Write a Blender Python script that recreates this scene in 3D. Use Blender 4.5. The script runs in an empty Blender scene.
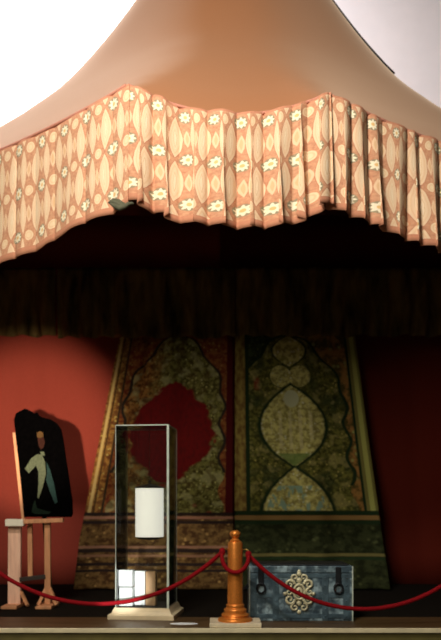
import bpy, bmesh, math, random
from mathutils import Vector, Matrix

random.seed(7)
SC = bpy.context.scene
COL = SC.collection
PI = math.pi

# ------------------------------------------------------------------ camera
EYE = 1.58            # eye height above the hall floor (platform top is 0.40)
FPX = 800.0           # focal length in pixels of a 441 x 640 frame
HOR = 505.0           # picture row of the horizon
PLAT = 0.40
cd = bpy.data.cameras.new('camera'); cam = bpy.data.objects.new('camera', cd); COL.objects.link(cam)
cam.location = (0, 0, EYE); cam.rotation_euler = (PI/2, 0, 0)
cd.sensor_fit = 'AUTO'; cd.sensor_width = 36.0; cd.lens = FPX*36.0/640.0
cd.shift_y = (HOR-320.0)/640.0
cd.clip_end = 200
cd.dof.use_dof = True; cd.dof.focus_distance = 5.9; cd.dof.aperture_fstop = 1.6   # the snapshot is focused a little short
SC.camera = cam

# ------------------------------------------------------------------ light
SC.view_settings.view_transform = 'Standard'
SC.view_settings.look = 'None'
SC.view_settings.exposure = 0.0
SC.view_settings.gamma = 1.0
SC.view_settings.use_curve_mapping = False

w = bpy.data.worlds.new('hall_daylight'); SC.world = w; w.use_nodes = True
w.node_tree.nodes['Background'].inputs[0].default_value = (1.0, 0.93, 0.84, 1)
w.node_tree.nodes['Background'].inputs[1].default_value = 0.020

def area(name, loc, target, sx, sy, power, color):
    l = bpy.data.lights.new(name, 'AREA'); l.shape = 'RECTANGLE'; l.size = sx; l.size_y = sy
    l.energy = power; l.color = color
    o = bpy.data.objects.new(name, l); COL.objects.link(o); o.location = loc
    o.rotation_euler = (Vector(target)-Vector(loc)).to_track_quat('-Z', 'Y').to_euler()
    return o

def spot(name, loc, target, half_deg, blend, power, color, radius=0.05):
    l = bpy.data.lights.new(name, 'SPOT'); l.spot_size = math.radians(2*half_deg); l.spot_blend = blend
    l.energy = power; l.color = color; l.shadow_soft_size = radius
    o = bpy.data.objects.new(name, l); COL.objects.link(o); o.location = loc
    o.rotation_euler = (Vector(target)-Vector(loc)).to_track_quat('-Z', 'Y').to_euler()
    return o

# tall window high on the entrance side of the hall, behind and left of the camera
area('window_light', (-3.2, -1.0, 6.6), (0.0, 8.0, 3.6), 2.6, 3.4, 370, (1.0, 0.90, 0.72))
# unseen light added in front of the tent to grade canopy and valance
area('canopy_fill', (-1.2, 3.5, 7.4), (0.2, 8.3, 4.7), 1.6, 0.3, 300, (1.0, 0.92, 0.82))
# unseen light added over the gap behind the tent to whiten the back wall
area('back_wall_fill', (-5.5, 13.4, 12.5), (-5.5, 17.0, 8.5), 9.0, 2.0, 2900, (1.0, 0.95, 0.96))
# warm exhibition spotlight near the floor, aimed at the left tent wall
spot('exhibition_spotlight', (-1.3, 3.4, 2.0), (-2.75, 11.9, 2.75), 10.2, 0.8, 2500, (1.0, 0.82, 0.62), 0.04)

spot('case_fill', (-1.0, 3.4, 0.95), (-1.0, 8.4, 0.72), 3.6, 0.6, 1300, (1.0, 0.97, 0.95), 0.03)  # narrow unseen light added to brighten the white blocks in the case

# ------------------------------------------------------------------ helpers
def P(px, py, Z):
    """point of the place that lies at depth Z behind a picture position"""
    return Vector(((px-220.5)/FPX*Z, Z, EYE+(HOR-py)/FPX*Z))

def tag(o, label=None, cat=None, group=None, kind=None):
    if label: o['label'] = label
    if cat: o['category'] = cat
    if group: o['group'] = group
    if kind: o['kind'] = kind
    return o

def thing(name, label, cat, loc=(0, 0, 0), rz=0.0, group=None):
    o = bpy.data.objects.new(name, None); COL.objects.link(o)
    o.location = loc; o.rotation_euler = (0, 0, rz); o.empty_display_size = 0.1
    return tag(o, label, cat, group)

def obj(name, bm, m, parent=None, smooth=False, kind=None, label=None):
    me = bpy.data.meshes.new(name)
    bmesh.ops.recalc_face_normals(bm, faces=bm.faces)
    bm.to_mesh(me); bm.free()
    for k in (m if isinstance(m, (list, tuple)) else [m]):
        me.materials.append(k)
    if smooth:
        for p in me.polygons: p.use_smooth = True
    o = bpy.data.objects.new(name, me); COL.objects.link(o)
    if parent is not None: o.parent = parent
    if kind: o['kind'] = kind
    if label: o['label'] = label
    return o

def sharp(o, ang=40):
    """smooth shading that keeps edges sharper than ang"""
    me = o.data
    bm = bmesh.new(); bm.from_mesh(me)
    for e in bm.edges:
        if len(e.link_faces) == 2 and e.calc_face_angle(0) > math.radians(ang): e.smooth = False
    for f in bm.faces: f.smooth = True
    bm.to_mesh(me); bm.free()
    return o

def box(bm, x0, x1, y0, y1, z0, z1, mi=0, bev=0.0, M=None):
    vs = [bm.verts.new((x, y, z)) for x in (x0, x1) for y in (y0, y1) for z in (z0, z1)]
    fs = []
    for q in ((0, 1, 3, 2), (4, 6, 7, 5), (0, 4, 5, 1), (2, 3, 7, 6), (0, 2, 6, 4), (1, 5, 7, 3)):
        f = bm.faces.new([vs[i] for i in q]); f.material_index = mi; fs.append(f)
    if M is not None: bmesh.ops.transform(bm, matrix=M, verts=vs)
    if bev > 0:
        es = list({e for f in fs for e in f.edges})
        bmesh.ops.bevel(bm, geom=es, offset=bev, segments=2, affect='EDGES', profile=0.5)
    return bm

def bar(bm, a, b, wx, wy, bev=0.004):
    """square bar from a to b"""
    a = Vector(a); b = Vector(b); d = b-a; L = d.length
    q = Vector((0, 0, 1)).rotation_difference(d.normalized())
    M = Matrix.Translation(a) @ q.to_matrix().to_4x4()
    return box(bm, -wx/2, wx/2, -wy/2, wy/2, 0, L, 0, bev, M)

def tube(bm, pts, r, n=10, caps=True, closed=False):
    pts = [Vector(p) for p in pts]; rings = []
    N = len(pts)
    up = Vector((0, 0, 1)); prev = None
    for i, p in enumerate(pts):
        if closed: t = pts[(i+1) % N]-pts[i-1]
        else: t = pts[min(i+1, N-1)]-pts[max(i-1, 0)]
        t.normalize()
        if prev is None:
            ref = up if abs(t.z) < 0.9 else Vector((0, 1, 0))
            nrm = (ref - t*ref.dot(t)).normalized()
        else:
            nrm = (prev - t*prev.dot(t)).normalized()
        prev = nrm; bn = t.cross(nrm)
        rr = r[i] if isinstance(r, (list, tuple)) else r
        rings.append([bm.verts.new(p+(nrm*math.cos(2*PI*k/n)+bn*math.sin(2*PI*k/n))*rr) for k in range(n)])
    for i in range(N if closed else N-1):
        A = rings[i]; B = rings[(i+1) % N]
        for k in range(n):
            bm.faces.new((A[k], A[(k+1) % n], B[(k+1) % n], B[k]))
    if caps and not closed:
        bm.faces.new(rings[0]); bm.faces.new(rings[-1])
    return bm

def lathe(bm, prof, n=40, c=(0, 0, 0)):
    c = Vector(c); rings = []
    for r, z in prof:
        if r < 1e-5: rings.append([bm.verts.new(c+Vector((0, 0, z)))])
        else: rings.append([bm.verts.new(c+Vector((r*math.cos(2*PI*k/n), r*math.sin(2*PI*k/n), z))) for k in range(n)])
    for A, B in zip(rings[:-1], rings[1:]):
        for k in range(n):
            a = [A[0]] if len(A) == 1 else [A[k], A[(k+1) % n]]
            b = [B[0]] if len(B) == 1 else [B[(k+1) % n], B[k]]
            if len(a)+len(b) >= 3: bm.faces.new(a+b)
    for R, rev in ((rings[0], 0), (rings[-1], 1)):
        if len(R) > 1: bm.faces.new(R)
    return bm

def prism(bm, pts, t, mi=0):
    """extrude the outline pts (x, z) from y=0 to y=t"""
    a = [bm.verts.new((x, 0, z)) for x, z in pts]; b = [bm.verts.new((x, t, z)) for x, z in pts]
    fs = [bm.faces.new(a), bm.faces.new(b[::-1])]
    n = len(pts)
    for i in range(n): fs.append(bm.faces.new((a[i], b[i], b[(i+1) % n], a[(i+1) % n])))
    for f in fs: f.material_index = mi
    return bm

def grid(bm, rows, uvs=None, mi=0):
    """rows: list of lists of points; uvs the same shape"""
    V = [[bm.verts.new(p) for p in r] for r in rows]
    lay = bm.loops.layers.uv.verify() if uvs else None
    for j in range(len(V)-1):
        for i in range(len(V[0])-1):
            f = bm.faces.new((V[j][i], V[j][i+1], V[j+1][i+1], V[j+1][i])); f.material_index = mi
            if uvs:
                for l, (a, b) in zip(f.loops, ((j, i), (j, i+1), (j+1, i+1), (j+1, i))): l[lay].uv = uvs[a][b]
    return bm

def interp(tab, x):
    if x <= tab[0][0]: return tab[0][1]
    for (a, fa), (b, fb) in zip(tab[:-1], tab[1:]):
        if x <= b: return fa+(fb-fa)*(x-a)/(b-a)
    return tab[-1][1]

# ------------------------------------------------------------------ materials
def base(name):
    m = bpy.data.materials.new(name); m.use_nodes = True
    nt = m.node_tree; b = nt.nodes['Principled BSDF']
    return m, nt, b

class E:
    """a float socket with arithmetic, to write patterns as formulas"""
    nt = None
    def __init__(s, k): s.k = k
    @staticmethod
    def op(o, *a, clamp=False):
        n = E.nt.nodes.new('ShaderNodeMath'); n.operation = o; n.use_clamp = clamp
        for i, v in enumerate(a):
            if isinstance(v, E): E.nt.links.new(v.k, n.inputs[i])
            else: n.inputs[i].default_value = float(v)
        return E(n.outputs[0])
    def __add__(s, o): return E.op('ADD', s, o)
    __radd__ = __add__
    def __sub__(s, o): return E.op('SUBTRACT', s, o)
    def __rsub__(s, o): return E.op('SUBTRACT', o, s)
    def __mul__(s, o): return E.op('MULTIPLY', s, o)
    __rmul__ = __mul__
    def __truediv__(s, o): return E.op('DIVIDE', s, o)
    def __rtruediv__(s, o): return E.op('DIVIDE', o, s)
    def __pow__(s, o): return E.op('POWER', s, o)
def Abs(a): return E.op('ABSOLUTE', a)
def Frac(a): return E.op('FRACT', a)
def Floor(a): return E.op('FLOOR', a)
def Sin(a): return E.op('SINE', a)
def Cos(a): return E.op('COSINE', a)
def Atan2(a, b): return E.op('ARCTAN2', a, b)
def Sqrt(a): return E.op('SQRT', E.op('MAXIMUM', a, 0.0))
def Min(a, b): return E.op('MINIMUM', a, b)
def Max(a, b): return E.op('MAXIMUM', a, b)
def Lt(a, b): return E.op('LESS_THAN', a, b)
def Gt(a, b): return E.op('GREATER_THAN', a, b)
def soft(a, lo, hi):
    """0 below lo, 1 above hi (lo may exceed hi)"""
    return E.op('MULTIPLY', E.op('SUBTRACT', a, lo), 1.0/(hi-lo), clamp=True)
def rgb(c):
    n = E.nt.nodes.new('ShaderNodeRGB'); n.outputs[0].default_value = (*c, 1); return n.outputs[0]
def mix(f, a, b):
    n = E.nt.nodes.new('ShaderNodeMix'); n.data_type = 'RGBA'
    if isinstance(f, E): E.nt.links.new(f.k, n.inputs[0])
    else: n.inputs[0].default_value = f
    for i, v in ((6, a), (7, b)):
        if isinstance(v, tuple): n.inputs[i].default_value = (*v, 1)
        else: E.nt.links.new(v, n.inputs[i])
    return n.outputs[2]
def coord(kind='UV', scale=None):
    t = E.nt.nodes.new('ShaderNodeTexCoord'); return t.outputs[kind]
def sepxyz(v):
    n = E.nt.nodes.new('ShaderNodeSeparateXYZ'); E.nt.links.new(v, n.inputs[0]); return [E(k) for k in n.outputs]
def comb(x, y, z=0.0):
    n = E.nt.nodes.new('ShaderNodeCombineXYZ')
    for i, v in enumerate((x, y, z)):
        if isinstance(v, E): E.nt.links.new(v.k, n.inputs[i])
        else: n.inputs[i].default_value = v
    return n.outputs[0]
def noise(vec, scale, detail=3.0, rough=0.55):
    n = E.nt.nodes.new('ShaderNodeTexNoise'); n.inputs['Scale'].default_value = scale
    n.inputs['Detail'].default_value = detail; n.inputs['Roughness'].default_value = rough
    E.nt.links.new(vec, n.inputs['Vector']); return E(n.outputs[0])
def voronoi(vec, scale, feature='F1'):
    n = E.nt.nodes.new('ShaderNodeTexVoronoi'); n.feature = feature; n.inputs['Scale'].default_value = scale
    E.nt.links.new(vec, n.inputs['Vector']); return E(n.outputs['Distance'])
def bump(b, h, strength=0.3, dist=0.01):
    n = E.nt.nodes.new('ShaderNodeBump'); n.inputs['Strength'].default_value = strength; n.inputs['Distance'].default_value = dist
    E.nt.links.new(h.k, n.inputs['Height']); E.nt.links.new(n.outputs[0], b.inputs['Normal'])

def plain(name, c, rough=0.6, metal=0.0, var=0.15, scale=20.0, bmp=0.0, spec=None, stretch=(1, 1, 1)):
    m, nt, b = base(name); E.nt = nt
    v = coord('Object')
    if stretch != (1, 1, 1):
        mp = nt.nodes.new('ShaderNodeMapping'); mp.inputs['Scale'].default_value = stretch
        nt.links.new(v, mp.inputs[0]); v = mp.outputs[0]
    n = noise(v, scale, 4.0)
    lo = tuple(k*(1-var) for k in c); hi = tuple(min(1, k*(1+var)) for k in c)
    nt.links.new(mix(soft(n, 0.3, 0.7), lo, hi), b.inputs['Base Color'])
    b.inputs['Roughness'].default_value = rough; b.inputs['Metallic'].default_value = metal
    if spec is not None: b.inputs['Specular IOR Level'].default_value = spec
    if bmp: bump(b, n, bmp, 0.005)
    return m

# --- flowered valance cloth
def mat_valance():
    m, nt, b = base('flowered_valance_cloth'); E.nt = nt
    u, v, _ = sepxyz(coord('UV'))
    uvv = coord('UV')
    wob = noise(uvv, 9.0, 2.0)
    u = u + (wob-0.5)*0.016 + (noise(uvv, 2.2, 1.0)-0.5)*0.05
    v = v + (noise(uvv, 3.1, 1.0)-0.5)*0.05*Lt(Abs(v-0.53), 0.49)
    PU, PV = 0.170, 0.42
    ground = mix(soft(noise(uvv, 30.0), 0.35, 0.65), (0.55, 0.24, 0.14), (0.70, 0.37, 0.22))
    cream = (0.90, 0.66, 0.44)
    pale = (0.95, 0.79, 0.58)
    gold = (0.82, 0.53, 0.30)
    # tall ogee lobes
    ux = (Frac(u/PU)-0.5)*PU
    vy = (Frac((v-0.10)/PV)-0.5)*PV
    t = Abs(ux)/0.055 + (vy/0.203)*(vy/0.203)
    col = mix(soft(t, 1.06, 0.97), ground, (0.50, 0.17, 0.09))
    col = mix(soft(t, 0.97, 0.90), col, cream)
    ring = Lt(Abs(t-0.58), 0.07)
    col = mix(ring*0.6, col, gold)
    col = mix(soft(t, 0.34, 0.28)*0.7, col, pale)
    col = mix(Lt(Abs(t-0.20), 0.05)*0.55, col, (0.70, 0.42, 0.18))
    # half drop column : starry flowers and round rosettes take turns
    fx = (Frac(u/PU+0.5)-0.5)*PU
    fi = Floor(u/PU+0.5)
    fy = (Frac((v-0.10)/PV+0.5)-0.5)*PV
    par = fi
    isfl = Lt(Frac(par*0.5), 0.25)
    r = Sqrt(fx*fx+fy*fy)
    th = Atan2(fx, fy)
    star = r/(1.0+0.20*Cos(th*8.0))
    fl = mix(soft(r, 0.061, 0.056), col, (0.30, 0.27, 0.17))
    fl = mix(soft(star, 0.047, 0.042), fl, (0.97, 0.88, 0.66))
    fl = mix(soft(r, 0.019, 0.015), fl, (0.85, 0.55, 0.22))
    ro = mix(soft(r, 0.060, 0.055), col, (0.64, 0.28, 0.15))
    ro = mix(soft(r, 0.052, 0.047), ro, (0.92, 0.70, 0.46))
    ro = mix(Lt(Abs(r-0.03), 0.006)*0.6, ro, gold)
    col = mix(isfl, ro, fl)
    # small buds between
    by = (Frac((v-0.10)/PV)-0.5)*PV
    bt = Abs(fx)/0.030 + (Abs(by)/0.085)**1.6
    col = mix(soft(bt, 1.05, 0.95), col, (0.88, 0.62, 0.40))
    col = mix(soft(bt, 0.5, 0.42)*0.6, col, (0.72, 0.42, 0.20))
    # top and hem bands
    col = mix(Max(Gt(v, 1.045), Lt(v, 0.022)), col, (0.60, 0.25, 0.15))
    fade = noise(uvv, 60.0, 3.0)
    col = mix(soft(fade, 0.3, 0.75)*0.22, col, (0.80, 0.50, 0.28))
    nt.links.new(col, b.inputs['Base Color'])
    b.inputs['Roughness'].default_value = 0.85; b.inputs['Specular IOR Level'].default_value = 0.15
    bump(b, noise(uvv, 220.0, 2.0), 0.15, 0.003)
    return m

def brocade(uvv, a, b_, c_, s=26.0):
    """speckled woven ground"""
    _u, _v, _w = sepxyz(uvv); uvv = comb(_u, _v*2.1)
    a = tuple(k*0.85 for k in a); b_ = tuple(k*0.55 for k in b_); c_ = tuple(min(0.8, k*1.5) for k in c_)
    n1 = noise(uvv, s, 4.0, 0.7); n2 = voronoi(uvv, s*1.3); n3 = noise(uvv, s*0.45, 2.0)
    col = mix(soft(n1, 0.43, 0.57), a, b_)
    col = mix(soft(n2, 0.32, 0.12)*soft(n3, 0.40, 0.58), col, c_)
    return col

def arch_shape(du, v, half):
    """signed outline of a scalloped niche : < 0 inside"""
    rise = Sqrt(E.op('MULTIPLY', v-0.02, 1/0.20, clamp=True))
    wig = 0.022*Sin(v*48.0)
    return Abs(du) - rise*half - wig

def mat_panel_red():
    m, nt, b = base('red_medallion_brocade'); E.nt = nt
    uvv = coord('UV'); u, v, _ = sepxyz(uvv)
    gold = brocade(uvv, (0.5175, 0.2587, 0.0604), (0.2932, 0.0949, 0.0310), (0.6555, 0.4312, 0.1207))
    green = brocade(uvv, (0.2760, 0.2587, 0.0690), (0.1294, 0.1035, 0.0259), (0.4485, 0.4312, 0.1552), 30.0)
    amber = brocade(uvv, (0.4485, 0.2070, 0.0517), (0.2070, 0.0604, 0.0207), (0.4485, 0.3450, 0.1035), 22.0)
    du = u-0.53
    a = arch_shape(du, v, 0.385)
    field = mix(soft(u+(noise(uvv, 5.0)-0.5)*0.3, 0.28, 0.46), amber, green)
    field = mix(soft(noise(comb(u, v*2.1), 8.0, 2.0), 0.53, 0.60)*0.55, field, (0.4600, 0.4370, 0.1955))
    field = mix(soft(noise(comb(u+3.0, v*2.1), 10.0, 2.0), 0.57, 0.62)*0.6, field, (0.0805, 0.0460, 0.0138))
    red = mix(soft(noise(uvv, 40.0), 0.4, 0.7), (0.1984, 0.0103, 0.0103), (0.1294, 0.0103, 0.0103))
    # dark red medallion with a wavy edge
    vy = (v-0.395)/0.205
    t = Abs(du)/0.315 + vy*vy + (noise(comb(u, v*2.1), 11.0, 3.0)-0.5)*0.5 + 0.035*Sin(v*75.0)
    field = mix(soft(t, 1.05, 0.97), field, red)
    # red cross patches and side flowers
    pr = Max(soft(voronoi(comb(u*1.0, v*2.2), 6.0), 0.20, 0.14)*Gt(v, 0.25)*Gt(t, 1.08), 0.0)
    field = mix(pr*0.8, field, (0.2587, 0.0207, 0.0172))
    col = mix(Lt(a, 0.0), mix(0.5, gold, red), field)
    col = mix(soft(Abs(a+(noise(comb(u, v*2.1), 14.0)-0.5)*0.03), 0.015, 0.009)*Lt(v, 0.55), col, (0.0345, 0.0242, 0.0172))
    # left border of golden scrolls, right border dark red
    lb = mix(soft(noise(comb(u, v*2.1), 17.0, 2.0), 0.52, 0.58)*0.7, gold, (0.2070, 0.0862, 0.0259))
    col = mix(Lt(u, 0.10), col, lb)
    col = mix(Lt(Abs(u-0.028), 0.010), col, (0.6210, 0.4312, 0.1552))
    col = mix(Lt(Abs(u-0.105), 0.008), col, (0.0604, 0.0345, 0.0172))
    col = mix(Lt(Abs(u-0.052), 0.006), col, (0.1035, 0.0517, 0.0172))
    col = mix(Gt(u, 0.945), col, (0.0862, 0.0069, 0.0086))
    # lower cloth with woven stripes
    low = brocade(uvv, (0.2587, 0.1466, 0.0483), (0.1466, 0.0655, 0.0242), (0.3450, 0.2070, 0.0690), 18.0)
    col = mix(Gt(v, 0.705), col, low)
    for c, h, k in ((0.710, 0.006, (0.0345, 0.0207, 0.0172)), (0.724, 0.005, (0.4140, 0.1898, 0.1207)), (0.742, 0.006, (0.0345, 0.0207, 0.0172)),
                    (0.838, 0.005, (0.3450, 0.1725, 0.1035)), (0.852, 0.007, (0.0345, 0.0207, 0.0172)), (0.872, 0.005, (0.3105, 0.1552, 0.0862)),
                    (0.905, 0.006, (0.0345, 0.0207, 0.0172)), (0.930, 0.005, (0.0345, 0.0207, 0.0172))):
        col = mix(Lt(Abs(v-c), h), col, k)
    nt.links.new(col, b.inputs['Base Color'])
    b.inputs['Roughness'].default_value = 0.9; b.inputs['Specular IOR Level'].default_value = 0.1
    bump(b, noise(uvv, 120.0, 2.0), 0.25, 0.004)
    return m

def mat_panel_green():
    m, nt, b = base('green_medallion_brocade'); E.nt = nt
    uvv = coord('UV'); u, v, _ = sepxyz(uvv)
    green = brocade(uvv, (0.2228, 0.2126, 0.0446), (0.1013, 0.1013, 0.0243), (0.3847, 0.3240, 0.0911), 26.0)
    dgreen = brocade(uvv, (0.0567, 0.0810, 0.0284), (0.0304, 0.0405, 0.0162), (0.1215, 0.1418, 0.0405), 20.0)
    amber = brocade(uvv, (0.4455, 0.2228, 0.0607), (0.1620, 0.1215, 0.0304), (0.2430, 0.2633, 0.0810), 14.0)
    pale = brocade(uvv, (0.7655, 0.7088, 0.2409), (0.5103, 0.4395, 0.1275), (0.9072, 0.8789, 0.3686), 24.0)
    line = (0.0162, 0.0324, 0.0121)
    du = u-0.44
    a = arch_shape(du, v, 0.41)
    field = mix(soft(noise(uvv, 5.5, 1.0), 0.54, 0.62)*0.7, green, dgreen)
    side = soft(Abs(du), 0.20, 0.26)*soft(Abs(v-0.27), 0.035, 0.015)
    field = mix(side*0.75, field, dgreen)
    field = mix(soft(Abs(Abs(du)-0.27), 0.03, 0.01)*soft(Abs(v-0.205), 0.03, 0.015)*Lt(du, 0.0), field, (0.2430, 0.0405, 0.0203))
    field = mix(soft(noise(comb(u, v*2.1), 9.0, 2.0), 0.54, 0.60)*0.5, field, (0.3780, 0.3240, 0.1148))
    field = mix(soft(noise(comb(u+3.0, v*2.1), 11.0, 2.0), 0.56, 0.61)*0.6, field, (0.0675, 0.0743, 0.0216))
    # medallions down the middle
    def lens(c, h, wd):
        y = (v-c)/h
        return Abs(du)/wd + y*y
    t1 = lens(0.078, 0.060, 0.130); t2 = lens(0.368, 0.158, 0.240); t3 = lens(0.715, 0.185, 0.245)
    c2 = (v-0.176)/0.042
    t4 = Sqrt((Abs(du)-0.075)*(Abs(du)-0.075))/0.085
    t4 = t4*t4 + c2*c2
    for t in (t1, t4, t2, t3):
        field = mix(soft(t, 1.17, 1.09), field, line)
        field = mix(soft(t+(noise(comb(u, v*2.1), 20.0)-0.5)*0.12, 1.03, 0.97), field, pale)
    # details inside the large medallion : heart, stripes and green foot
    heart = (Abs(du)/0.062)**2.0 + ((v-0.262)/0.034)**2.0
    field = mix(soft(heart, 1.05, 0.9), field, (0.5468, 0.5670, 0.3443))
    strp = Lt(Abs(Frac(u*13.0)-0.5), 0.16)*Lt(t2, 0.7)*Gt(v, 0.31)*Lt(v, 0.46)
    field = mix(strp*0.5, field, (0.6480, 0.5873, 0.3240))
    field = mix(Lt(t2, 0.97)*Gt(v, 0.475)*0.8, field, (0.1418, 0.2329, 0.0607))
    field = mix(Lt(t3, 0.9)*soft(noise(uvv, 16.0), 0.52, 0.56)*Gt(v, 0.6), field, (0.2633, 0.3847, 0.2835))
    col = mix(Lt(a, 0.0), mix(Gt(u, 0.5), dgreen, amber), field)
    col = mix(soft(Abs(a+(noise(comb(u, v*2.1), 14.0)-0.5)*0.03), 0.017, 0.010)*Lt(v, 0.60), col, line)
    # borders
    col = mix(Gt(u, 0.915), col, (0.2025, 0.1823, 0.0506))
    col = mix(Lt(Abs(u-0.965), 0.016), col, (0.4050, 0.4050, 0.1114))
    col = mix(Lt(Abs(u-0.915), 0.010), col, line)
    col = mix(Lt(u, 0.085), col, mix(soft(noise(uvv, 30.0), 0.4, 0.6), (0.3240, 0.2430, 0.0607), (0.1620, 0.0911, 0.0243)))
    col = mix(Lt(Abs(u-0.095), 0.014), col, line)
    # lower cloth
    low = brocade(uvv, (0.0405, 0.0486, 0.0175), (0.0243, 0.0297, 0.0108), (0.0567, 0.0648, 0.0243), 14.0)
    col = mix(Gt(v, 0.705), col, low)
    for c, h, k in ((0.706, 0.009, line), (0.724, 0.009, (0.2633, 0.1519, 0.0506)), (0.742, 0.007, line),
                    (0.868, 0.006, (0.1418, 0.1215, 0.0405)), (0.882, 0.005, line)):
        col = mix(Lt(Abs(v-c), h), col, k)
    nt.links.new(col, b.inputs['Base Color'])
    b.inputs['Roughness'].default_value = 0.9; b.inputs['Specular IOR Level'].default_value = 0.1
    bump(b, noise(uvv, 120.0, 2.0), 0.25, 0.004)
    return m

def mat_glass():
    m = bpy.data.materials.new('clear_case_glass'); m.use_nodes = True; nt = m.node_tree
    for n in list(nt.nodes): nt.nodes.remove(n)
    out = nt.nodes.new('ShaderNodeOutputMaterial'); mx = nt.nodes.new('ShaderNodeMixShader')
    tr = nt.nodes.new('ShaderNodeBsdfTransparent'); tr.inputs[0].default_value = (0.97, 0.985, 0.975, 1)
    gl = nt.nodes.new('ShaderNodeBsdfGlossy'); gl.inputs['Roughness'].default_value = 0.02
    fr = nt.nodes.new('ShaderNodeFresnel'); fr.inputs[0].default_value = 1.45
    nt.links.new(fr.outputs[0], mx.inputs[0]); nt.links.new(tr.outputs[0], mx.inputs[1]); nt.links.new(gl.outputs[0], mx.inputs[2])
    nt.links.new(mx.outputs[0], out.inputs[0])
    return m

def mat_chest():
    m, nt, b = base('blue_grey_painted_iron'); E.nt = nt
    v = coord('Object')
    n1 = noise(v, 8.0, 2.0); n2 = noise(v, 26.0, 5.0, 0.7)
    col = mix(soft(n1, 0.44, 0.66), (0.055, 0.095, 0.125), (0.36, 0.50, 0.56))
    col = mix(soft(n2, 0.50, 0.66)*0.8, col, (0.015, 0.025, 0.035))
    nt.links.new(col, b.inputs['Base Color'])
    b.inputs['Roughness'].default_value = 0.5; b.inputs['Metallic'].default_value = 0.15
    bump(b, n2, 0.3, 0.004)
    return m

M = {}
M['canopy'] = plain('terracotta_canopy_cloth', (0.40, 0.160, 0.064), 0.9, var=0.06, scale=120.0, bmp=0.08, spec=0.1)
_b = M['canopy'].node_tree.nodes['Principled BSDF']; _b.inputs['Sheen Weight'].default_value = 0.8; _b.inputs['Sheen Roughness'].default_value = 0.5; _b.inputs['Sheen Tint'].default_value = (1.0, 0.80, 0.62, 1)
M['lining'] = plain('dark_brown_lining', (0.10, 0.028, 0.016), 0.95, var=0.3, scale=6.0, spec=0.05)
M['seam'] = plain('pink_seam_tape', (0.62, 0.26, 0.18), 0.85, var=0.1, scale=60)
M['shadow_line'] = plain('black_shadow_line', (0.01, 0.008, 0.008), 0.8, var=0.1)  # black of the shadow line built along the roof hip
M['valance'] = mat_valance()
M['velvet'] = plain('dark_gold_velvet', (0.15, 0.10, 0.034), 0.9, var=0.8, scale=6.0, spec=0.1, stretch=(1, 1, 0.25))
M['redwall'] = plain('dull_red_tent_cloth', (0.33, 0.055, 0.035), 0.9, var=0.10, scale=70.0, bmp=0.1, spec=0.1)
M['redwall_shaded'] = plain('shaded_red_tent_cloth', (0.13, 0.016, 0.008), 0.9, var=0.10, scale=70.0, bmp=0.1, spec=0.1)  # same red cloth, shade of the right side put into its colour
M['panel_red'] = mat_panel_red()
M['panel_green'] = mat_panel_green()
M['white_wall'] = plain('white_plaster', (0.90, 0.86, 0.87), 0.9, var=0.02, scale=3.0)
M['hall_floor'] = plain('hall_floor_boards', (0.10, 0.075, 0.035), 0.5, var=0.3, scale=3.0, stretch=(0.4, 6, 1))
M['plat_wood'] = plain('brown_platform_boards', (0.085, 0.046, 0.016), 0.5, var=0.35, scale=3.0, stretch=(0.5, 8, 1))
M['plat_shaded'] = plain('shaded_platform_floor', (0.010, 0.008, 0.006), 0.95, var=0.4, scale=30.0, spec=0.05)  # unlit rear floor, shade under the canopy put into the colour
M['riser'] = plain('olive_platform_riser', (0.12, 0.10, 0.025), 0.6, var=0.25, scale=5.0)
M['nosing'] = plain('cream_edge_strip', (0.72, 0.64, 0.42), 0.45, var=0.12, scale=8.0)
M['glass'] = mat_glass()
M['edge'] = plain('pale_green_glass_edge', (0.62, 0.70, 0.60), 0.25, var=0.15, scale=12.0)
M['plinth'] = plain('cream_painted_plinth', (0.80, 0.66, 0.42), 0.5, var=0.06, scale=10.0)
M['blackbase'] = plain('black_felt_pad', (0.012, 0.011, 0.010), 0.9, var=0.3)
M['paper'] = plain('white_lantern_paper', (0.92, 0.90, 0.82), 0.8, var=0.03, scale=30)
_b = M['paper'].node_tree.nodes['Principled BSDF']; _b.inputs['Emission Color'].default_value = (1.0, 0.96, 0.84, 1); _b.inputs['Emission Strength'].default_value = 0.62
M['darkmetal'] = plain('dark_bronze', (0.05, 0.035, 0.018), 0.4, 0.6, 0.3, 30)
M['patch'] = plain('reflection_white', (0.90, 0.94, 0.96), 0.5, var=0.03, scale=10)  # white for the built reflection blocks and the floor glint
M['tan'] = plain('tan_wood_block', (0.62, 0.37, 0.19), 0.6, var=0.15, scale=8.0, stretch=(6, 6, 1))
M['gold'] = plain('copper_gilt_post', (0.80, 0.27, 0.045), 0.40, 0.6, 0.12, 60.0, 0.15)
M['slab'] = plain('cream_stone_slab', (0.70, 0.60, 0.42), 0.5, var=0.1, scale=14)
M['brass'] = plain('dull_brass_hook', (0.45, 0.28, 0.08), 0.4, 0.9, 0.1)
M['rope'] = plain('crimson_velvet_rope', (0.24, 0.006, 0.010), 0.9, var=0.2, scale=80.0, bmp=0.2, spec=0.08)
M['chest'] = mat_chest()
M['chest_lid'] = plain('black_iron_lid', (0.010, 0.012, 0.014), 0.6, 0.2, 0.3, 20)
M['strap'] = plain('blue_grey_iron_strap', (0.085, 0.14, 0.175), 0.45, 0.3, 0.4, 14.0, 0.2)
M['iron'] = plain('black_wrought_iron', (0.012, 0.014, 0.018), 0.5, 0.4, 0.3)
M['gilt'] = plain('pale_gilt_ornament', (0.72, 0.68, 0.45), 0.45, 0.2, 0.25, 30.0, 0.2)
M['pine'] = plain('orange_pine', (0.60, 0.27, 0.12), 0.6, var=0.22, scale=5.0, stretch=(5, 5, 0.7))
M['pine_lit'] = plain('lit_pine', (0.92, 0.52, 0.36), 0.6, var=0.2, scale=5.0, stretch=(5, 5, 0.7))  # same pine, strong light on the left leg put into the colour
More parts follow.
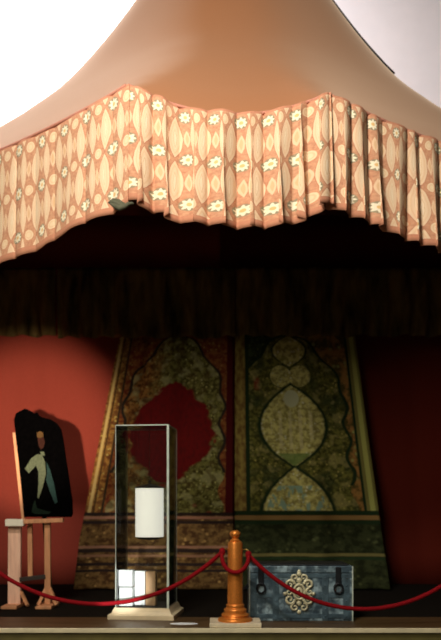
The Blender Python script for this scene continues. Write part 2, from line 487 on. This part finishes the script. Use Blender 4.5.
M['ledge'] = plain('white_painted_ledge', (0.85, 0.78, 0.62), 0.5, var=0.05)
M['darkwood'] = plain('dark_stained_wood', (0.025, 0.014, 0.008), 0.6, var=0.3)
M['board'] = plain('black_painted_board', (0.0012, 0.001, 0.001), 0.9, var=0.3, spec=0.0)
M['p_coat'] = plain('pale_green_paint', (0.0819, 0.0936, 0.0546), 0.8, var=0.3, scale=60, spec=0.1)
M['p_tail'] = plain('blue_green_paint', (0.0137, 0.0331, 0.0292), 0.8, var=0.3, scale=60, spec=0.1)
M['p_skin'] = plain('brown_paint', (0.0292, 0.0078, 0.0039), 0.8, var=0.3, scale=60, spec=0.1)
M['p_hat'] = plain('ochre_paint', (0.0780, 0.0390, 0.0117), 0.8, var=0.3, scale=60, spec=0.1)
M['p_green'] = plain('dark_green_paint', (0.0047, 0.0117, 0.0062), 0.8, var=0.3, scale=60, spec=0.1)

# ------------------------------------------------------------------ the setting
bm = bmesh.new(); box(bm, -14, 14, -3, 18, -0.1, 0.0); obj('floor', bm, M['hall_floor'], kind='structure')
bm = bmesh.new(); box(bm, -16, 16, 17.0, 17.2, 0, 15.0); obj('wall_back', bm, M['white_wall'], kind='structure')
PF = 7.65
bm = bmesh.new(); box(bm, -6, 6, PF+0.03, 13.4, 0.0, PLAT-0.012); obj('display_platform', bm, M['riser'], kind='structure')
bm = bmesh.new(); box(bm, -6, 6, PF+0.03, 8.42, PLAT-0.012, PLAT); obj('trim_1', bm, M['plat_wood'], kind='structure')
bm = bmesh.new(); box(bm, -6, 6, 8.42, 13.4, PLAT-0.012, PLAT); obj('trim_2', bm, M['plat_shaded'], kind='structure')
bm = bmesh.new(); box(bm, -6, 6, PF, PF+0.03, PLAT-0.045, PLAT, bev=0.006); obj('trim_3', bm, M['nosing'], kind='structure')

# ------------------------------------------------------------------ tent
ZB = 5.49
AX = Vector((0.2, 10.3))
CORN = [Vector(c) for c in ((-4.2, 9.84), (-0.867, 7.5), (1.02, 7.66), (4.2, 9.44), (4.4, 12.8), (-4.2, 12.8))]
HT = [(0.0, 5.6), (0.08, 4.45), (0.15, 3.55), (0.22, 3.12), (0.29, 2.61), (0.377, 2.11), (0.448, 1.74), (0.53, 1.37), (0.60, 1.12), (0.67, 0.90),
      (0.75, 0.67), (0.83, 0.45), (0.90, 0.27), (0.96, 0.11), (1.0, 0.0)]
SAG = [0.10, 0.235, 0.10, 0.10, 0.1, 0.1]
tent = thing('tent_canopy', 'large ornamental tent with terracotta pagoda roof and flowered hanging valance', 'tent', (AX.x, AX.y, PLAT))
TO = Vector((AX.x, AX.y, PLAT))
def loc(p): return Vector(p)-TO

def edge_pt(i, t):
    a = CORN[i]; b = CORN[(i+1) % 6]; p = a.lerp(b, t)
    z = -SAG[i]*(1-(2*t-1)**2)
    if i in (0, 2):  # the swag hangs deeper close to the front corner
        tt = t if i == 2 else 1-t
        z = -0.34*math.sin(PI*min(1, max(0, tt)))**0.8*0.45
    return p, z

def canopy_rows(drop=0.0, inset=1.0):
    ring = []
    for i in range(6):
        n = 28
        for k in range(n): ring.append(edge_pt(i, k/n))
    NR = len(ring)
    rows = []
    N = 34
    for j in range(N+1):
        s = 1.0-(1.0-0.03)*(j/N)
        row = []
        hw = int(round(14*min(1.0, (1-s)*2.2)))      # the hips round off towards the top
        for k in range(NR+1):
            q = Vector((0, 0)); zs = 0; wt = 0
            for d in range(-hw, hw+1):
                g = 1-abs(d)/(hw+1); p, zz = ring[(k+d) % NR]; q += (p-AX)*g; zs += zz*g; wt += g
            q /= wt; zs /= wt
            xy = AX+q*s*inset*(1+0.012*hw/14)
            z = ZB+zs*s**3+interp_s(s)-drop
            row.append(loc((xy.x, xy.y, z)))
        rows.append(row)
    return rows

# smooth the height table with a local quadratic average
def interp_s(s):
    acc = 0; wt = 0
    for d in (-0.045, -0.03, -0.015, 0, 0.015, 0.03, 0.045):
        q = s+d
        val = interp(HT, q) if q <= 1.0 else -(q-1.0)*2.6
        acc += val; wt += 1
    return acc/wt

CR = canopy_rows()
bm = bmesh.new(); grid(bm, CR); bmesh.ops.remove_doubles(bm, verts=bm.verts, dist=1e-4)
obj('roof_cloth', bm, M['canopy'], tent, smooth=True)
bm = bmesh.new(); grid(bm, canopy_rows(0.10, 0.985)); bmesh.ops.remove_doubles(bm, verts=bm.verts, dist=1e-4)
obj('roof_lining', bm, M['lining'], tent, smooth=True, label='dark brown inner lining')

def fold_profile(L, pitch, jitter, seed):
    """pleat phase along a cloth of length L : list of (s, phase)"""
    rnd = random.Random(seed); s = 0; tab = [(0, 0)]; ph = 0
    while s < L+pitch:
        s += pitch*(1+rnd.uniform(-jitter, jitter)); ph += 1; tab.append((s, ph))
    return tab

def make_valance(i, pitch, amp, ulen, seed, u0, LEN=1.11, more=0.0):
    a = CORN[i]; b = CORN[(i+1) % 6]; L = (b-a).length
    d = (b-a).normalized(); nrm = Vector((d.y, -d.x))
    if nrm.dot((a+b)/2-AX) < 0: nrm = -nrm
    tab = fold_profile(L, pitch, 0.35, seed); rnd = random.Random(seed+50)
    famp = [rnd.uniform(0.35, 1.25) for _ in range(200)]
    hem = [rnd.uniform(-0.02, 0.025) for _ in range(200)]
    nx = int(L/0.006); nv = 26
    rows = []; uvs = []
    for j in range(nv+1):
        v = j/nv; row = []; uv = []
        for k in range(nx+1):
            t = -0.012+1.024*k/nx; s = max(0.0, t*L)
            p, zs = edge_pt(i, t)
            ph = interp(tab, s); c = int(ph); fr = ph-c
            A = amp*(famp[c]*(1-fr)+famp[c+1]*fr)*(0.55+0.6*v)
            f = abs(math.sin(PI*fr))**0.38
            f2 = 0.25*math.sin(2*PI*(ph*0.37+v*0.25))
            off = 0.02+A*(f+f2)
            sw = amp*0.35*math.sin(2*PI*fr)*(0.3+v)
            # gathered towards the tied corners
            q = p+nrm*off+d*sw
            h = hem[c]*(1-fr)+hem[c+1]*fr
            z = ZB+zs+0.01-(LEN+more*min(1.0, 2*(1-t if i == 0 else t)))*v+h*v+0.006*f*v
            row.append(loc((q.x, q.y, z))); uv.append((u0+s*ulen, v*LEN))
        rows.append(row); uvs.append(uv)
    bm = bmesh.new(); grid(bm, rows, uvs)
    o = obj('valance', bm, M['valance'], tent, smooth=True)
    md = o.modifiers.new('thickness', 'SOLIDIFY'); md.thickness = 0.006; md.offset = -1
    # seam tape along the top
    pts = []
    for k in range(61):
        p, zs = edge_pt(i, k/60); q = p+nrm*0.03
        pts.append(loc((q.x, q.y, ZB+zs+0.012)))
    bm = bmesh.new(); tube(bm, pts, 0.016, 8); obj('seam_tape', bm, M['seam'], o, smooth=True)
    return o
make_valance(0, 0.34, 0.045, 1.03, 3, 0.04, more=0.13)
make_valance(1, 0.215, 0.16, 1.30, 5, 0.00)
make_valance(2, 0.25, 0.11, 1.20, 9, 0.07, more=0.05)

# twisted knot of lining where two valances are tied at the front left corner
bm = bmesh.new()
c = P(120, 203, 7.47)
for k in range(3):
    pts = [loc(c+Vector((-0.11+0.045*q+0.01*k, -0.02*k, 0.025*math.sin(q*1.3+k)-0.02*k))) for q in range(6)]
    tube(bm, pts, [0.008, 0.022, 0.028, 0.026, 0.02, 0.008], 8)
obj('corner_tie', bm, plain('greenish_tie_cloth', (0.10, 0.10, 0.06), 0.9), tent, smooth=True, label='dull green corner tie')

# dark tube standing in for a shadow line along the right roof hip
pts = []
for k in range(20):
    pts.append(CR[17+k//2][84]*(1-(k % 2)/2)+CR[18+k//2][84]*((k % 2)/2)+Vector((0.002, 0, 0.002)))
bm = bmesh.new(); tube(bm, pts, [0.024*(1-0.6*k/19) for k in range(20)], 8); obj('hip_shadow', bm, M['shadow_line'], tent, smooth=True)

# side and back walls of the tent
def wall_cloth(name, a, b, z0, z1, m, amp=0.012, pitch=0.8):
    a = Vector(a); b = Vector(b); d = (b-a); L = d.length; d.normalize(); nr = Vector((d.y, -d.x))
    n = int(L/0.06); rows = []
    for j in range(13):
        z = z0+(z1-z0)*j/12; row = []
        for k in range(n+1):
            s = L*k/n; q = a+d*s+nr*(amp*math.sin(2*PI*s/pitch+1.0)+amp*0.5*math.sin(2*PI*s/pitch*2.3+z))
            row.append(loc((q.x, q.y, z)))
        rows.append(row)
    bm = bmesh.new(); grid(bm, rows)
    o = obj(name, bm, m, tent, smooth=True)
    md = o.modifiers.new('thickness', 'SOLIDIFY'); md.thickness = 0.02
    return o
WB = 11.95
wall_cloth('back_wall', (-4.2, WB), (0.0, WB), PLAT, 5.9, M['redwall'])
wall_cloth('back_wall', (0.0, WB), (4.4, WB), PLAT, 5.9, M['redwall_shaded'])
wall_cloth('side_wall', (-4.2, 9.84), (-4.2, WB), PLAT, 5.6, M['redwall'])
wall_cloth('side_wall', (4.4, 9.55), (4.4, WB), PLAT, 5.6, M['redwall_shaded'])

# dark pelmet across the back, in three hanging lengths
def pelmet(x0, x1, y, z0, z1, seed):
    rnd = random.Random(seed); n = int((x1-x0)/0.02); rows = []
    ph = [rnd.uniform(0, 6.28) for _ in range(4)]
    for j in range(19):
        v = j/18; row = []
        for k in range(n+1):
            x = x0+(x1-x0)*k/n
            A = 0.015+0.05*v
            o = A*(math.sin(x*22+ph[0]+1.2*math.sin(x*3+ph[1]))+0.5*math.sin(x*9+ph[2]))
            z = z1+(z0-z1)*v + 0.012*v*math.sin(x*11+ph[3])
            row.append(loc((x, y-o-0.06*math.sin(PI*v), z)))
        rows.append(row)
    bm = bmesh.new(); grid(bm, rows)
    o = obj('inner_pelmet', bm, M['velvet'], tent, smooth=True)
    md = o.modifiers.new('thickness', 'SOLIDIFY'); md.thickness = 0.01
pz0 = EYE+(HOR-336)/FPX*11.45; pz1 = EYE+(HOR-268)/FPX*11.45
pelmet(-4.05, -2.36, 11.45, pz0, pz1, 1); pelmet(-2.34, 0.2, 11.45, pz0-0.02, pz1, 2); pelmet(0.22, 4.25, 11.45, pz0, pz1, 3)

# ------------------------------------------------------------------ brocade hangings
def hanging(name, label, edges, m, seed, Zt, Zb):
    rnd = random.Random(seed); nx, nv = 70, 80
    ph = [rnd.uniform(0, 6.28) for _ in range(5)]
    rows = []; uvs = []
    o0 = P((interp(edges[0], 590)+interp(edges[1], 590))/2, 590, Zb); o0.z = PLAT
    for j in range(nv+1):
        v = j/nv; row = []; uv = []
        py = 331+v*(edges[2]-331)
        Z = Zt+(Zb-Zt)*v**1.3
        for k in range(nx+1):
            u = k/nx
            px = interp(edges[0], py)*(1-u)+interp(edges[1], py)*u
            p = P(px, py, Z)
            A = 0.02+0.05*v
            p.y -= A*(math.sin(u*15+ph[0]+0.8*v)+0.6*math.sin(u*27+ph[1]))*0.7
            if seed == 4: p.y += 0.10*math.exp(-((u-0.25)/0.022)**2)*(1-v)     # one deep fold
            p.z = max(p.z, PLAT+0.012)
            row.append(p-o0); uv.append((u, v))
        rows.append(row); uvs.append(uv)
    bm = bmesh.new(); grid(bm, rows, uvs)
    o = obj(name, bm, m, smooth=True); o.location = o0
    md = o.modifiers.new('thickness', 'SOLIDIFY'); md.thickness = 0.012
    return tag(o, label, 'hanging', 'brocade hangings at the back of the tent')
hanging('brocade_hanging', 'gold brocade tent hanging with a plain dark red medallion, behind the glass case',
        ([(331, 121), (430, 102), (540, 80), (592, 74)], [(331, 233.5), (592, 233)], 589), M['panel_red'], 4, 11.60, 11.05)
hanging('brocade_hanging', 'green brocade tent hanging with pale pointed medallions, behind the iron chest',
        ([(331, 235), (592, 235)], [(331, 354), (440, 368), (540, 382), (592, 390)], 589), M['panel_green'], 6, 11.60, 11.05)

# ------------------------------------------------------------------ glass display case
GZ = 8.55
cx, cy = (147-220.5)/FPX*GZ, GZ
case = thing('display_case', 'tall clear glass display case on a low cream moulded plinth', 'display case', (cx, cy, PLAT), math.radians(-6))
W2 = 0.275; ZT = EYE+(HOR-425.5)/FPX*8.27-PLAT; ZP = 0.115
bm = bmesh.new()
def frus(bm, a0, a1, z0, z1):
    A = [bm.verts.new((x*a0, y*a0, z0)) for x, y in ((-1, -1), (1, -1), (1, 1), (-1, 1))]
    B = [bm.verts.new((x*a1, y*a1, z1)) for x, y in ((-1, -1), (1, -1), (1, 1), (-1, 1))]
    bm.faces.new(A[::-1]); bm.faces.new(B)
    for k in range(4): bm.faces.new((A[k], A[(k+1) % 4], B[(k+1) % 4], B[k]))
prof = [(0.345, 0.0), (0.345, 0.042), (0.338, 0.05), (0.318, 0.056), (0.306, 0.075), (0.298, 0.10), (0.29, 0.105), (0.29, ZP)]
for (a0, z0), (a1, z1) in zip(prof[:-1], prof[1:]):
    if z1 > z0: frus(bm, a0, a1, z0, z1)
obj('plinth', bm, M['plinth'], case)
bm = bmesh.new(); box(bm, -0.26, 0.26, -0.26, 0.26, ZP, ZP+0.004); obj('floor_pad', bm, M['blackbase'], case, label='black pad inside the case')
T = 0.006
for x0, x1, y0, y1, z0, z1 in ((-W2, W2, -W2, -W2+T, ZP, ZT), (-W2, W2, W2-T, W2, ZP, ZT), (-W2, -W2+T, -W2+T, W2-T, ZP, ZT),
                               (W2-T, W2, -W2+T, W2-T, ZP, ZT), (-W2, W2, -W2, W2, ZT, ZT+T)):
    bm = bmesh.new(); box(bm, x0, x1, y0, y1, z0, z1); obj('glass_pane', bm, M['glass'], case)
for sx, sy, r in ((-1, -1, 0.003), (1, -1, 0.011), (1, 1, 0.003), (-1, 1, 0.002)):
    bm = bmesh.new(); x = sx*W2; y = sy*W2; box(bm, x-r, x+r, y-r, y+r, ZP, ZT+T); obj('edge_strip', bm, M['edge'], case)
bm = bmesh.new()
for s in (-1, 1):
    box(bm, -W2, W2, s*W2-0.0045, s*W2+0.0045, ZT, ZT+0.010)
    box(bm, s*W2-0.004, s*W2+0.004, -W2, W2, ZT, ZT+0.010)
obj('top_rim', bm, M['edge'], case)

def in_case(x, y, z): # case space to world
    return Vector((cx, cy, PLAT)) + Matrix.Rotation(math.radians(-6), 3, 'Z') @ Vector((x, y, z))

# paper lantern hanging inside
LR = 0.152; Lc = P(149.5, 488, 8.5); Lb = P(149.5, 537, 8.5)
lan = thing('paper_lantern', 'white ribbed cylindrical paper lantern with dark caps inside the glass case', 'lantern', (Lc.x, 8.5, Lb.z))
H = Lc.z-Lb.z
prof = [(LR-0.02, 0.0)]
n = 26
for k in range(n+1):
    prof.append((LR-(0.004 if k % 2 else 0.0), 0.005+(H-0.01)*k/n))
prof.append((LR-0.02, H))
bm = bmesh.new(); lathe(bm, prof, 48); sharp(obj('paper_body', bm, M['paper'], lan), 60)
bm = bmesh.new(); lathe(bm, [(LR+0.004, H-0.004), (LR+0.004, H+0.006), (LR*0.8, H+0.02), (LR*0.4, H+0.034), (0.02, H+0.04), (0.014, H+0.06), (0.02, H+0.068), (0.0, H+0.085)], 40)
sharp(obj('top_cap', bm, M['darkmetal'], lan, label='dark domed metal cap'), 40)
bm = bmesh.new(); lathe(bm, [(0.0, -0.035), (0.04, -0.03), (LR*0.75, -0.018), (LR-0.01, -0.004), (LR-0.01, 0.004)], 40)
sharp(obj('bottom_cap', bm, M['darkmetal'], lan, label='dark metal bottom dish'), 40)
bm = bmesh.new(); tube(bm, [(0, 0, H+0.08), (0, 0, ZT+PLAT-Lb.z-0.004)], 0.0025, 6); obj('hanging_wire', bm, M['darkmetal'], lan)

# white blocks standing in for a reflection in the glass, and a wooden block
def patch(name, px0, px1, py0, py1, Z, th, m, label, cat, group=None, tilt=0.0):
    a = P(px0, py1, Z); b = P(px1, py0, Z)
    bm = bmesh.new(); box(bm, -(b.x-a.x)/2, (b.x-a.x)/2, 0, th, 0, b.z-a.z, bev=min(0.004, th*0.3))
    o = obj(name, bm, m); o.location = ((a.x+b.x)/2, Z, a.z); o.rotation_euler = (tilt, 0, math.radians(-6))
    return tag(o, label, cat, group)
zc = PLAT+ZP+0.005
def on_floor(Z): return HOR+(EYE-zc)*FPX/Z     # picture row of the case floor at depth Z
patch('reflection_block', 119, 132.5, 587.5, on_floor(8.40), 8.40, 0.12, M['patch'], 'lower white block standing in for a reflection in the bottom left of the glass case', 'reflection', 'blocks standing in for reflections in the glass case')
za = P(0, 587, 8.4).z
patch('reflection_block', 118.5, 132.5, 570, 586.6, 8.40, 0.11, M['patch'], 'upper white block standing in for a reflection in the bottom left of the glass case', 'reflection', 'blocks standing in for reflections in the glass case')
patch('reflection_block', 134.6, 145, 571, on_floor(8.48), 8.48, 0.08, M['patch'], 'narrow bluish white block standing in for a reflection, left of the tan block', 'reflection', 'blocks standing in for reflections in the glass case')
patch('wooden_block', 145.5, 155.5, 571.5, on_floor(8.43), 8.43, 0.10, M['tan'], 'upright tan wooden block on the floor of the glass case', 'block')

# ------------------------------------------------------------------ posts and rope
PX, PZ = 235.2, 7.88
def make_post(x, y, label):
    t = thing('barrier_post', label, 'barrier post', (x, y, PLAT), 0, 'gilt barrier posts')
    bm = bmesh.new(); box(bm, -0.25, 0.25, -0.2, 0.2, 0, 0.042, bev=0.006); obj('base_slab', bm, M['slab'], t, label='cream square slab')
    bm = bmesh.new()
    lathe(bm, [(0.17, 0.042), (0.172, 0.055), (0.165, 0.068), (0.135, 0.075), (0.13, 0.09), (0.138, 0.10), (0.132, 0.112), (0.112, 0.118), (0.108, 0.14),
               (0.113, 0.15), (0.106, 0.162), (0.09, 0.17), (0.087, 0.185), (0.091, 0.195), (0.085, 0.205), (0.078, 0.21)], 48)
    sharp(obj('foot_mouldings', bm, M['gold'], t), 50)
    bm = bmesh.new(); lathe(bm, [(0.077, 0.208), (0.075, 0.5), (0.073, 0.795), (0.068, 0.815), (0.05, 0.822)], 48); sharp(obj('shaft', bm, M['gold'], t), 50)
    bm = bmesh.new()
    lathe(bm, [(0.05, 0.82), (0.052, 0.832), (0.04, 0.84), (0.03, 0.85), (0.034, 0.862), (0.047, 0.872), (0.054, 0.89), (0.054, 0.90), (0.046, 0.918), (0.026, 0.93), (0.0, 0.934)], 40)
    sharp(obj('finial', bm, M['gold'], t), 50)
    for s in (-1, 1):
        bm = bmesh.new()
        tube(bm, [(s*0.07, 0, 0.74), (s*0.10, -0.01, 0.745), (s*0.125, -0.02, 0.74), (s*0.135, -0.02, 0.715), (s*0.125, -0.02, 0.70)], 0.007, 8)
        obj('hook', bm, M['brass'], t, smooth=True)
    return t
xm = (PX-220.5)/FPX*PZ
make_post(xm, PZ, 'copper gilt barrier post on a cream slab left of the iron chest')
SPL = 2.70; SPR = 2.52
make_post(xm-SPL, PZ, 'copper gilt barrier post outside the left edge of the picture')
make_post(xm+SPR, PZ, 'copper gilt barrier post outside the right edge of the picture')
def sag_pts(a, b, low, n=40):
    a = Vector(a); b = Vector(b); out = []
    for k in range(n+1):
        t = k/n; p = a.lerp(b, t); c = 1-(2*t-1)**2
        c = (math.cosh(1.35)-math.cosh(1.35*(2*t-1)))/(math.cosh(1.35)-1)
        p.z -= low*c; out.append(p)
    return out
hz = PLAT+0.72; yy = PZ-0.02
A = (xm-SPL+0.13, yy, hz); B = (xm-0.128, yy, hz); C = (xm+0.13, yy, hz-0.03); D = (xm+SPR-0.13, yy, hz-0.03)
lowL = 52/FPX*PZ; lowR = 54/FPX*PZ
loop = [Vector((xm-0.135*math.cos(a), PZ-0.02-0.085*math.sin(a)**0.5 if 0 < math.sin(a) else PZ-0.02, hz-0.01-0.185*math.sin(a)**0.9 if math.sin(a) > 0 else hz-0.01)) for a in [PI*k/16 for k in range(1, 16)]]
pts = sag_pts(A, B, lowL)+loop+sag_pts(C, D, lowR)
bm = bmesh.new(); o0 = Vector((xm, PZ, PLAT)); tube(bm, [p-o0 for p in pts], 0.021, 10)
# the knots at the hooks
for c in (B, C):
    q = Vector(c)-o0; lathe(bm, [(0.0, -0.045), (0.026, -0.03), (0.03, 0.0), (0.026, 0.03), (0.0, 0.045)], 14, q)
o = obj('barrier_rope', bm, M['rope'], smooth=True); o.location = o0
tag(o, 'crimson barrier rope sagging in two swags from the gilt posts', 'rope')

# ------------------------------------------------------------------ iron chest
CZ = 8.13
ca = P(249.5, 622, CZ); cb = P(352.5, 566, CZ)
cw = cb.x-ca.x; ch = cb.z-PLAT; dep = 0.52
chest = thing('iron_chest', 'low blue grey iron strongbox with pale gilt cartouche on its front', 'chest', ((ca.x+cb.x)/2, CZ+0.0, PLAT))
h = cw/2; lidz = ch-0.075
bm = bmesh.new(); box(bm, -h, h, 0, dep, 0, lidz, bev=0.008); obj('body', bm, M['chest'], chest)
bm = bmesh.new(); box(bm, -h-0.006, h+0.006, -0.006, dep+0.006, lidz+0.004, ch, bev=0.01); lid = obj('lid', bm, M['chest'], chest)
bm = bmesh.new(); box(bm, -h+0.03, h-0.03, 0.03, dep-0.03, ch, ch+0.016, bev=0.006); obj('lid_panel', bm, M['chest_lid'], lid, label='black top panel')
for x in (-0.46, -0.245, 0.235, 0.44):
    bm = bmesh.new(); box(bm, x*cw-0.032, x*cw+0.032, -0.010, 0.0, 0.02, lidz-0.01, bev=0.003)
    for k in range(6):
        bmesh.ops.create_icosphere(bm, subdivisions=1, radius=0.009, matrix=Matrix.Translation((x*cw, -0.011, 0.05+k*0.078)))
    obj('strap', bm, M['strap'], chest)
for z in (0.03, 0.235, lidz-0.045):
    bm = bmesh.new(); box(bm, -h+0.005, h-0.005, -0.007, 0.0, z, z+0.045, bev=0.003); obj('strap', bm, M['strap'], chest)
for x in (-0.39, 0.36):
    bm = bmesh.new(); box(bm, x*cw-0.028, x*cw+0.028, -0.02, -0.006, 0.36, ch-0.01, bev=0.004)
    hs = obj('hasp', bm, M['iron'], chest, label='black iron hasp')
    bm = bmesh.new(); tube(bm, [(x*cw+0.042*math.cos(a), -0.028, 0.335+0.05*math.sin(a)) for a in [2*PI*k/20 for k in range(20)]], 0.011, 8, closed=True)
    obj('ring', bm, M['iron'], hs, smooth=True)
for s in (-1, 1):
    bm = bmesh.new()
    tube(bm, [(s*(h+0.004), dep/2-0.09, 0.34), (s*(h+0.04), dep/2-0.08, 0.30), (s*(h+0.05), dep/2, 0.285), (s*(h+0.04), dep/2+0.08, 0.30), (s*(h+0.004), dep/2+0.09, 0.34)], 0.011, 8)
    obj('handle', bm, M['iron'], chest, smooth=True)
    bm = bmesh.new(); box(bm, s*h-0.006, s*h+0.006, -0.014, 0.008, 0.0, ch-0.002, bev=0.002); obj('edge_light_strip', bm, M['edge'], chest, label='pale strip standing in for light on the corner edge')  # light on the chest's corner edges put into a pale strip colour
# cartouche
ex, ez = (299-301)/FPX*CZ, 0.30
bm = bmesh.new()
def spiral(cx_, cz_, r0, turns, a0, sgn, rt):
    pts = []; N = 26
    for k in range(N+1):
        t = k/N; a = a0+sgn*2*PI*turns*t; r = r0*(1-0.85*t)
        pts.append((cx_+r*math.cos(a), -0.022, cz_+r*math.sin(a)))
    tube(bm, pts, [rt*(1-0.45*k/N) for k in range(N+1)], 7)
N = 28
tube(bm, [(ex+0.055*math.cos(2*PI*k/N), -0.022, ez+0.075*math.sin(2*PI*k/N)) for k in range(N)], 0.013, 8, closed=True)
bmesh.ops.create_uvsphere(bm, u_segments=20, v_segments=10, radius=0.04, matrix=Matrix.Translation((ex, -0.012, ez)) @ Matrix.Diagonal((1, 0.4, 1.35, 1)))
for s in (-1, 1):
    spiral(ex+s*0.095, ez+0.075, 0.05, 1.3, PI if s > 0 else 0, -s, 0.015)
    spiral(ex+s*0.095, ez-0.075, 0.052, 1.3, PI if s > 0 else 0, s, 0.015)
    spiral(ex+s*0.105, ez+0.0, 0.04, 1.1, PI/2, s, 0.013)
    spiral(ex+s*0.045, ez+0.145, 0.04, 1.2, -PI/2, s, 0.013)
    spiral(ex+s*0.045, ez-0.155, 0.042, 1.2, PI/2, -s, 0.013)
    bmesh.ops.create_icosphere(bm, subdivisions=2, radius=0.02, matrix=Matrix.Translation((ex+s*0.145, -0.014, ez-0.02)))
for z, r in ((0.205, 0.02), (0.18, 0.026), (-0.205, 0.022), (0.115, 0.03), (-0.115, 0.03)):
    bmesh.ops.create_icosphere(bm, subdivisions=2, radius=r, matrix=Matrix.Translation((ex, -0.012, ez+z)) @ Matrix.Diagonal((1, 0.5, 1, 1)))
cart = obj('cartouche', bm, M['gilt'], chest, smooth=True, label='pale gilt scrolled cartouche')
bm = bmesh.new(); box(bm, ex-0.006, ex+0.006, -0.034, -0.026, ez-0.025, ez+0.01); lathe(bm, [(0.0, -0.011), (0.011, 0.0), (0.0, 0.011)], 12, (ex, -0.028, ez+0.012)); obj('keyhole', bm, M['iron'], cart)

# ------------------------------------------------------------------ easel with painted board
EZ = 9.30
eo = P(34, 606.5, EZ); eo.z = PLAT
easel = thing('display_easel', 'orange pine stand with two legged frame at the left edge of the platform', 'easel', eo)
def L(px, py, Z=EZ): return P(px, py, Z)-eo
bm = bmesh.new(); bar(bm, (L(14.5, 0).x, 0, 0.0), (L(15, 0).x, 0, L(0, 524).z), 0.145, 0.06); obj('post', bm, M['pine_lit'], easel)
bm = bmesh.new(); bar(bm, (L(48, 0).x, 0, 0.0), (L(47.5, 0).x, 0, L(0, 522).z), 0.068, 0.05); obj('post', bm, M['pine'], easel)
bm = bmesh.new(); bar(bm, (L(29.5, 0).x, 0.05, L(0, 580).z), (L(29, 0).x, 0.05, L(0, 522).z), 0.055, 0.04); obj('post', bm, M['pine'], easel)
bm = bmesh.new(); bar(bm, (L(24.5, 0).x, -0.03, L(0, 524).z), (L(12.5, 0).x, 0.08, L(0, 432).z), 0.038, 0.03); obj('slanted_upright', bm, M['pine'], easel)
bm = bmesh.new(); bar(bm, (L(8, 0).x, -0.04, L(0, 522).z), (L(64, 0).x, -0.04, L(0, 520).z), 0.05, 0.09); obj('tray', bm, M['pine'], easel)
bm = bmesh.new(); box(bm, L(7.5, 0).x, L(25.5, 0).x, -0.11, 0.0, L(0, 526).z, L(0, 519).z, bev=0.006); obj('ledge', bm, M['ledge'], easel, label='white painted ledge')
bm = bmesh.new(); bar(bm, (L(20, 0).x, -0.01, L(0, 579.5).z), (L(46, 0).x, -0.01, L(0, 576.5).z), 0.05, 0.05); obj('crossbar', bm, M['darkwood'], easel, label='dark crossbar')
for a, b, y in (((21, 592), (31, 606), -0.16), ((46, 588), (40, 606), -0.1), ((50, 588), (59, 606), -0.14)):
    bm = bmesh.new(); p = L(*a); q = L(*b); bar(bm, (p.x, 0, p.z), (q.x, y, 0.03), 0.035, 0.035); obj('foot_brace', bm, M['pine'], easel)
for px in (14.5, 48):
    bm = bmesh.new(); box(bm, L(px, 0).x-0.09, L(px, 0).x+0.09, -0.26, 0.26, 0, 0.035, bev=0.006); obj('foot', bm, M['pine'], easel)
bm = bmesh.new(); bar(bm, (L(40, 0).x, 0.62, 0.0), (L(38, 0).x, 0.12, L(0, 470).z), 0.05, 0.04); obj('rear_leg', bm, M['darkwood'], easel)

bo = P(48, 517.5, EZ); bo.y = EZ-0.05; bo.z = P(0, 519.0, EZ).z+0.012
board = thing('painted_board', 'black shaped board painted with a figure in a pale green coat, on the easel', 'painting', bo)
def BL(px, py): q = P(px, py, EZ)-bo; return (q.x, q.z)
outl = [(25, 517), (22.5, 490), (19.5, 460), (16, 430), (15, 420), (17, 414), (22, 411), (26, 409), (31, 411), (35, 414), (38, 413), (40, 416), (44, 418), (52, 420), (58, 424),
        (62, 430), (64, 440), (66.5, 458), (70, 480), (73, 500), (73.5, 514), (72, 517)]
bm = bmesh.new(); prism(bm, [BL(*p) for p in outl], 0.03); obj('board_panel', bm, M['board'], board)
bm = bmesh.new()
def flat(pts, y, mi):
    n0 = len(bm.verts); prism(bm, [BL(*p) for p in pts], 0.004, mi)
    bm.verts.ensure_lookup_table(); bmesh.ops.translate(bm, vec=(0, y, 0), verts=bm.verts[n0:])
flat([(38, 433), (41, 431.5), (44, 433), (44.5, 437), (41, 438.5), (38, 437.5)], -0.006, 3)
flat([(38.5, 438), (44.5, 437.5), (46, 443), (44.5, 448), (42, 450), (39.5, 446)], -0.005, 2)
flat([(26, 469), (32, 459), (38, 454.5), (43, 455), (46, 462), (47, 474), (43.5, 488), (39.5, 499), (38.5, 497), (39.5, 484), (39.5, 472), (37, 466), (30, 473.5)], -0.005, 0)
flat([(47.5, 462), (51, 470), (55, 484), (58.5, 502), (56, 504), (51, 492), (47, 480), (48, 474)], -0.005, 1)
flat([(34, 505), (36, 500), (38, 508), (46, 510.5), (52, 511.5), (50, 514), (36, 514), (32.5, 512)], -0.005, 4)
flat([(41, 452), (45, 452), (46, 456), (43, 456)], -0.007, 0)
obj('painted_figure', bm, [M['p_coat'], M['p_tail'], M['p_skin'], M['p_hat'], M['p_green']], board)

# ------------------------------------------------------------------ pale oval standing in for a floor glint by the plinth
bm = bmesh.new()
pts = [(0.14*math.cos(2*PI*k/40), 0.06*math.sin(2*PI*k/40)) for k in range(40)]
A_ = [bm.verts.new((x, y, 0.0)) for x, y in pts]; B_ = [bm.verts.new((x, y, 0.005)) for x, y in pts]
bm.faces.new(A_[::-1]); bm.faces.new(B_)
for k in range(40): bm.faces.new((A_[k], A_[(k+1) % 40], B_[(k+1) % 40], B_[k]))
o = obj('floor_glint', bm, M['patch']); q = P(184, 624, 7.94); o.location = (q.x, 7.94, PLAT)
tag(o, 'small flat pale oval standing in for a glint on the platform right of the case plinth', 'glint')
